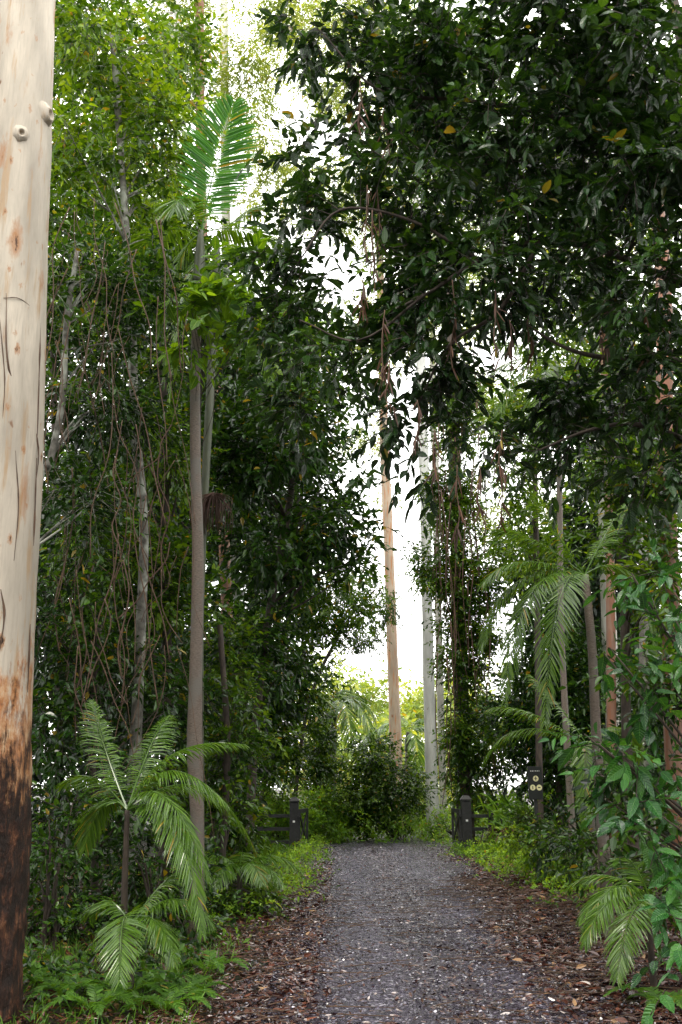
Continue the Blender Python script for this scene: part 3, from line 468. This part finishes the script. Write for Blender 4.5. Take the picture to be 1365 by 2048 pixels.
# ------------------------------------------------------------------ palms
def frond(par,org,p0,p1,rise,ll,n=42,nh=(0,0,1),mat='frond',w=.04,hang=.35,r=.010,spread=.85,cp=.5):
    p0=np.array(p0,float);p1=np.array(p1,float); c=p0*(1-cp)+p1*cp+np.array(rise,float); ts=np.linspace(0,1,24); B=lambda t:(1-t)[:,None]**2*p0+(2*t*(1-t))[:,None]*c+(t**2)[:,None]*p1
    m=MB(); tube(m,list(B(ts)),list(r*(1-.8*ts)),5,raw=True); t=np.linspace(.14,.995,n); P=B(t); T=nrm(B(np.minimum(t+.01,1.01))-P)
    nh=np.tile(np.array(nh,float),(n,1)); S=nrm(np.cross(T,nh)); Nn=np.cross(S,T)
    lp=np.sin(np.clip((t-.02)/1.0,0,1)*math.pi*.92+.18)**.7*ll
    for sg in (-1,1):
        fw=(.45+1.1*t**2)[:,None]
        D=T*fw+S*sg*spread+Nn*.1+.09*rnd(n)-Z*hang*.6
        leaves(m,P,D,Nn+.15*rnd(n),lp*rng.uniform(.85,1.1,n),w*(.6+.4*lp/ll),STB,.16,hang*rng.uniform(.6,1.4,n),rng.random(n)*.5+.25)
    m.build('frond',M[mat],par,org,smooth=False)
def palm(label,path,Y,fronds,barkm='bark_palm',name='palm_tree',group=None,crownshaft=True,rise=None,ll=.5,mat='frond',radial=0,flen=1.8,n=42,cat='palm',w=.04,hang=.35):
    P,R=path; org=np.array([P[0][0],P[0][1],0.]); t=thing(name,label,cat,org,group); m=MB(); tube(m,P,R,14,10,.05); m.build('trunk',M[barkm],t,org); top=P[-1]
    if crownshaft:
        m=MB(); tube(m,[top-Z*.05,top+Z*.35,top+Z*.75],[R[-1]*1.25,R[-1]*1.2,R[-1]*.5],12,5); m.build('crownshaft',M['bark_green'],t,org); top=top+Z*.7
    for f in fronds:
        (u,v,y),rs=f[0],f[1]; kw=f[2] if len(f)>2 else {}; kw=dict(dict(ll=ll,mat=mat,n=n,w=w,hang=hang),**kw); frond(t,org,top,at(u,v,y),rs,**kw)
    for i in range(radial):
        a=2*math.pi*i/radial+random.random()*.6; l=flen*random.uniform(.8,1.1); el=random.uniform(-.1,.5); e=top+np.array([math.cos(a)*l*.85,math.sin(a)*l*.85,l*el-.25*l]); frond(t,org,top,e,(0,0,l*.38),ll,n=n,mat=mat,w=w)
    return t
palm('tall slim palm with brown ringed trunk and one upright feathery frond',px_path([(396,1700,26),(390,1500,32),(392,1350,26),(396,1100,23),(391,900,21),(392,700,19),(398,560,18)],12,flare=1.3),12,
 [((468,205,11.6),(-.05,0,.1),dict(nh=(0.1,-1,.15),ll=.6,n=84,mat='frond_up',w=.03,hang=.12,spread=1.15)),((330,760,12.5),(-.3,0,.8),dict(nh=(-.6,-.3,1))),((250,560,13),(-.2,0,.7)),((560,520,12.5),(.2,0,.5)),((470,300,13.5),(.1,0,.3)),((350,420,11.2),(-.1,-.2,.5))],ll=.5,n=56,w=.028)
pp=palm('second tall palm behind the brown ringed one, greener trunk with a reddish flower cluster',px_path([(402,1700,15),(400,1300,15),(404,1120,15),(411,960,16),(420,800,17),(432,560,14)],14),14,
 [((340,800,14),(-.3,0,.9)),((540,760,14.5),(.3,0,.9)),((640,680,14),(.3,0,.9)),((300,640,15),(-.3,0,.6)),((520,420,14.5),(.1,0,.4))],barkm='bark_green',ll=.5,n=56,w=.028)
m=MB(); b0=at(428,985,13.8)
for i in range(90):
    e=b0+np.array([random.gauss(0,.13),random.gauss(0,.1),-random.uniform(.25,.65)]); tube(m,[b0,(b0+e)/2+np.array([(e-b0)[0]*.5,0,.05]),e],[.008,.006,.005],3,3)
m.build('flower_cluster',M['dead'],pp,np.array([pp.location[0],pp.location[1],0]))
palm('arching understorey palm with long bright fronds in the lower left',px_path([(245,1950,16),(250,1760,13),(255,1620,10)],9.2),9.2,
 [((492,1490,9.2),(-.15,0,.46),dict(cp=.4)),((455,1610,8.9),(-.1,0,.62),dict(cp=.45)),((420,1760,8.5),(-.05,-.1,.75),dict(cp=.5)),((405,1870,8.3),(.1,-.1,.8),dict(cp=.6)),((185,1400,9.8),(-.1,0,.12)),((130,1570,9.8),(-.1,0,.35)),((170,1700,9.5),(-.1,0,.45)),((340,1430,10.2),(.0,.1,.3)),((510,1700,9.6),(.1,.1,.75))],barkm='bark_dark',crownshaft=False,ll=.25,n=84,w=.0125,hang=.38)
palm('short palm below it with one wide frond drooping toward the viewer',px_path([(262,2000,14),(262,1850,10)],9.0),9.0,
 [((240,1965,7.8),(-.02,-.25,.48),dict(nh=(0,-1,.35),ll=.27,n=90,hang=.2,spread=1.0)),((425,1850,8.8),(.05,0,.40)),((350,1930,8.6),(.05,0,.35)),((180,1830,9.2),(-.05,0,.3)),((370,1740,9.2),(.05,0,.2))],barkm='bark_dark',crownshaft=False,ll=.22,n=76,w=.011,hang=.4)
palm('small dark palm at the left road edge, right of the tall palm',px_path([(480,1840,12),(480,1740,10)],14.5),14.5,[],barkm='bark_dark',crownshaft=False,ll=.28,radial=9,flen=.95,n=46,w=.018)
palm('palm with long drooping dark fronds right of the vine-covered trunk',px_path([(1195,1500,20),(1185,1300,18),(1170,1150,16)],12.2),12.2,
 [((962,1300,11.8),(-.35,0,.75)),((965,1170,11.8),(-.3,0,.45)),((1010,1400,11.2),(-.35,-.2,.95)),((1090,1450,10.8),(-.15,-.3,1.0)),((1310,1290,12),(.3,0,.9)),((1260,1000,12.5),(.1,0,.3)),((1060,980,12.2),(-.15,0,.2)),((990,1060,12.4),(-.2,0,.35))],crownshaft=False,ll=.36,n=90,w=.016,hang=.32)
palm('palm with pale fronds high in the gap below the canopy at right',px_path([(1125,1300,12),(1120,1000,11),(1115,780,10)],22),22,[((955,790,22),(-.4,0,.8)),((985,890,21.5),(-.4,0,1.2)),((1230,790,22),(.4,0,.9)),((990,690,23),(-.2,0,.4)),((1200,890,22),(.4,0,1.2)),((1070,940,21),(-.2,-.3,1.3))],ll=.6,n=64,w=.03,hang=.32)
palm('low palm with fronds hanging beside the sign',px_path([(1180,1620,18),(1175,1490,15)],16.5),16.5,[((965,1530,16.5),(-.4,0,.8)),((975,1420,16.5),(-.3,0,.5)),((1060,1350,17.),(-.1,0,.3)),((1280,1520,17),(.2,0,.8)),((1240,1640,16),(.2,-.2,.9)),((1170,1650,15.5),(0,-.3,.9))],crownshaft=False,ll=.34,n=76,w=.018,hang=.35)
palm('small palm in the lower right with fronds low over the leaf litter',px_path([(1300,1860,12),(1302,1800,10)],9.3),9.3,[((1135,1775,9.5),(0,0,.3)),((1170,1890,8.8),(-.1,-.1,.38)),((1235,1960,8.4),(-.1,-.2,.35)),((1240,1720,9.8),(0,0,.25)),((1400,1760,9.3),(.1,0,.3)),((1190,1820,9),(-.05,0,.3)),((1160,1840,9.2),(-.05,0,.35))],barkm='bark_dark',crownshaft=False,ll=.24,n=76,w=.013,hang=.3)
palm('palm with spreading pale fronds behind the creeper column at the road end',px_path([(665,1600,14),(668,1440,12)],40),40,[((752,1445,40),(.4,0,.9)),((735,1400,41),(.2,0,.5)),((590,1430,40),(-.5,0,.9)),((620,1390,41),(-.2,0,.5)),((700,1500,38.5),(.3,-.3,1.2)),((640,1500,38.5),(-.3,-.3,1.2)),((745,1490,39),(.5,0,1.3)),((690,1380,41),(.1,0,.3))],ll=.7,n=44,w=.05,mat='frond',hang=.4)
palm('palm with pale fronds between the orange and white gum trunks',px_path([(815,1600,14),(817,1500,12)],43),43,[((860,1490,43),(.4,0,.9)),((850,1440,44),(.2,0,.5)),((760,1470,43),(-.5,0,.9)),((790,1430,44),(-.2,0,.5)),((835,1560,42),(.3,-.3,1)),((720,1500,42),(-.5,0,1))],ll=.7,n=44,w=.05,mat='frond',hang=.4)
for i,(u,v) in enumerate([(130,2010),(190,2035),(250,2005),(330,2030),(90,1985),(380,2000),(300,1985),(420,1950),(1330,2020)]):
    g=ground(u,v); c=np.array([g[0],g[1],hz(g[0],g[1])-.02]); labs=['feathery green fern nearest the foot of the big gum','bright green fern at the bottom edge, second from the big gum','small green fern under the drooping palm frond','fern at the bottom edge left of the road litter','dim fern behind the others beside the big gum','low fern closest to the left road edge at the bottom','pale fern just right of the drooping palm frond','small fern beside the tall palm foot near the road','small fern in the bottom right corner']
    t=thing('fern',labs[i],'fern',c)
    for k in range(8):
        a=k*.785+random.random()*.5; l=random.uniform(.28,.48); frond(t,c,c,c+np.array([math.cos(a)*l,math.sin(a)*l,l*.25]),(0,0,l*.5),.09,34,mat='fern',w=.014,hang=.1,r=.004)
g=np.array([at(1012,1600,27)[0],27,0]); 
def strap(label,g,n,l,mat,wd=.06,hmin=.0):
    t=thing('strap_leaf_plant',label,'plant',g); m=MB(); gg=np.tile(g,(n,1))+rnd(n)*np.array([.25,.25,0])+Z*rng.random((n,1))*hmin; D=rnd(n)*np.array([.75,.75,.2])+Z*1.0; leaves(m,gg,D,Z*.3+rnd(n)*.3+np.array([0,-.5,0]),l*rng.uniform(.6,1.1,n),wd,((.15,.35,.55,.75,.9),(.8,1,1,.8,.5)),.15,.5*rng.uniform(.5,1.3,n)); m.build('blades',mat,t,g,smooth=False)
    m=MB(); n2=n//3; gg=np.tile(g,(n2,1))+rnd(n2)*np.array([.2,.2,0])+Z*hmin*.5; D=rnd(n2)*np.array([.8,.8,.2])+Z*.5; leaves(m,gg,D,Z*.3+rnd(n2)*.3,l*.7,wd*.8,((.15,.35,.55,.75,.9),(.8,1,1,.8,.5)),.15,.9); m.build('dead_blades',M['dead'],t,g,smooth=False)
strap('large clump of arching strap leaves between the right gate post and the sign',g,170,.85,M['grass'],.06,1.3)
strap('small clump of strap leaves at the foot of the right gate post',np.array([4.2,29.2,0]),60,.6,M['grass'],.035,.1)
# ------------------------------------------------------------------ gates, fence, sign
def box(m,c,s,rz=0.,tilt=None):
    cx,cy,cz=c; X,Y_,Z_=[q/2 for q in s]; ca,sa=math.cos(rz),math.sin(rz); b=min(X,Y_,Z_)*.18; V=[]
    for z in (-Z_,-Z_+b,Z_-b,Z_):
        q=b if abs(z)==Z_ else 0
        for x,y in ((-X+q,-Y_+q),(X-q,-Y_+q),(X-q,Y_-q),(-X+q,Y_-q)): V.append((cx+x*ca-y*sa,cy+x*sa+y*ca,cz+z))
    m.poly(V,[(3,2,1,0),(12,13,14,15)]+[(i*4+k,i*4+(k+1)%4,(i+1)*4+(k+1)%4,(i+1)*4+k) for i in range(3) for k in range(4)])
def beam(m,a,b_,w,h):
    a=np.array(a,float);b_=np.array(b_,float); T=nrm(b_-a); S=nrm(np.cross(T,Z)) if abs(T[2])<.99 else np.array([1.,0,0]); U=np.cross(S,T); V=[p+S*w/2*i+U*h/2*j for p in (a,b_) for i,j in ((-1,-1),(1,-1),(1,1),(-1,1))]; m.poly(V,[(3,2,1,0),(4,5,6,7)]+[(k,(k+1)%4,4+(k+1)%4,4+k) for k in range(4)])
def part(name,mat,t,org,fn):
    m=MB(); fn(m); return m.build(name,M[mat],t,org,False)
def post(x,y,h,w,label):
    org=np.array([x,y,0]); t=thing('gate_post',label,'gate post',org); part('shaft','black',t,org,lambda m:box(m,(x,y,h/2-.05),(w,w,h+.1)))
    m=MB(); V=[];
    for s,z in ((w*.56,h+.003),(w*.56,h+.04),(w*.30,h+.13),(w*.28,h+.135)): V+=[(x-s,y-s,z),(x+s,y-s,z),(x+s,y+s,z),(x-s,y+s,z)]
    m.poly(V,[(3,2,1,0),(12,13,14,15)]+[(i*4+k,i*4+(k+1)%4,(i+1)*4+(k+1)%4,(i+1)*4+k) for i in range(3) for k in range(4)]); m.build('cap',M['black'],t,org,False)
    part('reflector','white',t,org,lambda m:box(m,(x,y-w/2-.006,h*.62),(.06,.008,.05)))
GY=28.4
post(-1.28,GY,1.32,.24,'black square timber gate post with chamfered cap left of the road'); post(3.42,GY,1.36,.26,'black square timber gate post with chamfered cap right of the road')
def gate(x0,y0,x1,y1,label):
    org=np.array([x0,y0,0]); t=thing('timber_gate',label,'gate',org); A=np.array([x0,y0,0.]);B=np.array([x1,y1,0.]); lo,hi=.2,1.08
    for z in (lo,hi): part('rail','black',t,org,lambda m:beam(m,A+Z*z,B+Z*z,.05,.11))
    for p in (A,B): part('stile','black',t,org,lambda m:beam(m,p+Z*(lo-.054),p+Z*(hi+.054),.06,.11))
    S=nrm(np.cross(B-A,Z))*.004
    part('cross_brace','black',t,org,lambda m:beam(m,A+Z*lo+S,B+Z*hi+S,.03,.09)); part('cross_brace','black',t,org,lambda m:beam(m,A+Z*hi-S,B+Z*lo-S,.03,.09))
    for z in (.35,.95): part('hinge','black',t,org,lambda m:beam(m,A+Z*z+(A-B)*.09,A+Z*z+(B-A)*.15,.07,.035))
gate(-1.14,GY-.05,-.98,GY+1.8,'open black cross-braced gate swung back beside the left gate post'); gate(3.25,GY-.05,3.24,GY+1.8,'open black cross-braced gate swung back beside the right gate post')
def fence(x0,x1,label):
    org=np.array([x0,GY,0]); t=thing('timber_fence',label,'fence',org)
    for z in (.28,.62,.96): part('rail','black',t,org,lambda m:beam(m,(x0,GY,z),(x1,GY,z),.04,.09))
    part('post','black',t,org,lambda m:box(m,(x1,GY+.1,.55),(.13,.13,1.2)))
fence(-1.41,-4.2,'black three-rail fence running left from the left gate post'); fence(3.56,4.1,'short black three-rail fence between the right gate post and the strap-leaved clump')
def disc(m,x,y,z,r,n=20):
    V=[(x+r*math.cos(i*2*math.pi/n),y,z+r*math.sin(i*2*math.pi/n)) for i in range(n)]; m.poly(V,[tuple(range(n))])
SY=19.0; sp=at(1071,1566,SY); s=mpp(sp); org=np.array([sp[0],SY,0]); t=thing('sign','narrow black upright sign with pale round pictograms right of the right gate post','sign',org)
W_,H_=28*s,64*s; part('panel','signblack',t,org,lambda m:box(m,(sp[0],SY,sp[2]),(W_,.03,H_)))
part('post','black',t,org,lambda m:box(m,(sp[0],SY+.045,(sp[2]+H_*.4)/2),(.06,.05,sp[2]+H_*.4)))
y=SY-.019; R_=W_*.2
fx=sp[0]+W_*.04; dl,dr=(sp[0]-W_*.2,sp[2]-H_*.14),(sp[0]+W_*.26,sp[2]-H_*.14)
for cx_,cz_ in ((fx,sp[2]+H_*.13),dl,dr): part('pictogram_disc','yellow',t,org,lambda m:disc(m,cx_,y,cz_,R_))
yy=y-.003; u_=R_
part('pictogram_figure','signblack',t,org,lambda m:(disc(m,fx,yy,sp[2]+H_*.13+u_*.55,u_*.2,10),box(m,(fx,yy,sp[2]+H_*.13-u_*.15),(u_*.3,.002,u_*1.0)),box(m,(fx,yy-.001,sp[2]+H_*.13+u_*.1),(u_*1.1,.002,u_*.2))))
part('pictogram_bar','signblack',t,org,lambda m:box(m,(dl[0],yy,dl[1]),(u_*.3,.002,u_*1.1)))
part('pictogram_bar','signblack',t,org,lambda m:box(m,(dr[0],yy,dr[1]),(u_*.9,.002,u_*.35)))
m=MB()
for i,w_ in enumerate((.02,.03,.018,.026,.03,.02)): box(m,(sp[0]+W_*(-.3+i*.12),y,sp[2]+H_*.36),(w_*.6,.003,.014))
tag(m.build('lettering',M['white'],t,org,False),None,None,kind='stuff')
# ------------------------------------------------------------------ hanging vines
def vine(pts,Y,w,group,label,mat='vine',name='hanging_vine',dead=0):
    Q=[at(u,v,Y) for u,v in pts]; org=Q[0]; m=MB(); tube(m,Q,[w*mpp(q)/2 for q in Q],5,6,.3,4); t=thing(name,label,'vine',org,group); m.build('stem',M[mat],t,org)
    if dead:
        i=rng.integers(0,len(Q)-1,dead); f=rng.random((dead,1)); P=np.array(Q)[i]*(1-f)+np.array(Q)[i+1]*f; m=MB(); leaves(m,P,rnd(dead)*.3-Z,rnd(dead),rng.uniform(.08,.2,dead),.016,STB,.2,.1); tag(m.build('dead_leaves',M['dead'],t,org,smooth=False),None,None,kind='stuff')
G1='thin brown vines tangled over the left forest wall'; G2='brown vines with dead leaves hanging under the dark canopy'
for i in range(80):
    u=random.uniform(110,380); v=random.uniform(380,1300); l=random.uniform(120,420); pts=[(u,v)]; dr=random.gauss(0,14)
    for k in range(4): pts.append((pts[-1][0]+dr+random.gauss(0,13),pts[-1][1]+l/4))
    vine(pts,random.uniform(10.4,12.2),random.uniform(1.2,2.8),G1,'thin brown vine hanging in the tangle on the left forest wall')
for (u,v,l) in [(735,370,150),(770,620,140),(720,160,110),(770,210,90),(725,560,60),(700,100,70),(915,930,130),(960,930,90),(1020,640,80),(1060,620,90),(1000,930,120),(835,800,90),(1290,620,110),(780,720,100),(745,420,120),(870,860,80),(1005,860,90),(1210,600,90),(1320,420,90),(755,380,200),(905,560,180),(990,560,160)]:
    pts=[(u,v),(u+random.gauss(0,4),v+l*.4),(u+random.gauss(0,6),v+l*.75),(u+random.gauss(0,8),v+l)]; vine(pts,7.6+random.random(),2.5,G2,'brown vine with curled dead leaves hanging under the dark canopy',dead=14)
# ------------------------------------------------------------------ light, sky, camera
w=bpy.data.worlds.new('World'); sc.world=w; w.use_nodes=True; nt=w.node_tree; nt.nodes.clear(); out=nt.nodes.new('ShaderNodeOutputWorld'); bg=nt.nodes.new('ShaderNodeBackground'); sky=nt.nodes.new('ShaderNodeTexSky'); sky.sky_type='NISHITA'; sky.sun_disc=False; sky.sun_elevation=math.radians(60); sky.sun_rotation=math.radians(200); sky.air_density=1.0; sky.dust_density=3
mx=N_(nt,'ShaderNodeMix',data_type='RGBA'); mx.inputs[0].default_value=.85; mx.inputs[7].default_value=(27.,26.6,25.8,1); nt.links.new(sky.outputs[0],mx.inputs[6]); nt.links.new(mx.outputs[2],bg.inputs[0]); bg.inputs[1].default_value=.15; nt.links.new(bg.outputs[0],out.inputs[0])
sl=bpy.data.lights.new('sun','SUN'); sl.energy=1.5; sl.angle=math.radians(12); sl.color=(1,.93,.80); so=bpy.data.objects.new('sun',sl); COL.objects.link(so); so.rotation_euler=(math.radians(30),0,math.radians(-20))
cd=bpy.data.cameras.new('camera'); cd.sensor_fit='HORIZONTAL'; cd.sensor_width=24; cd.lens=35; cd.clip_end=2000; co=bpy.data.objects.new('camera',cd); COL.objects.link(co); co.location=(0,0,CH); co.rotation_euler=(math.radians(90+15.5),0,0); sc.camera=co
sc.view_settings.view_transform='Standard'; sc.view_settings.look='None'; sc.view_settings.exposure=0
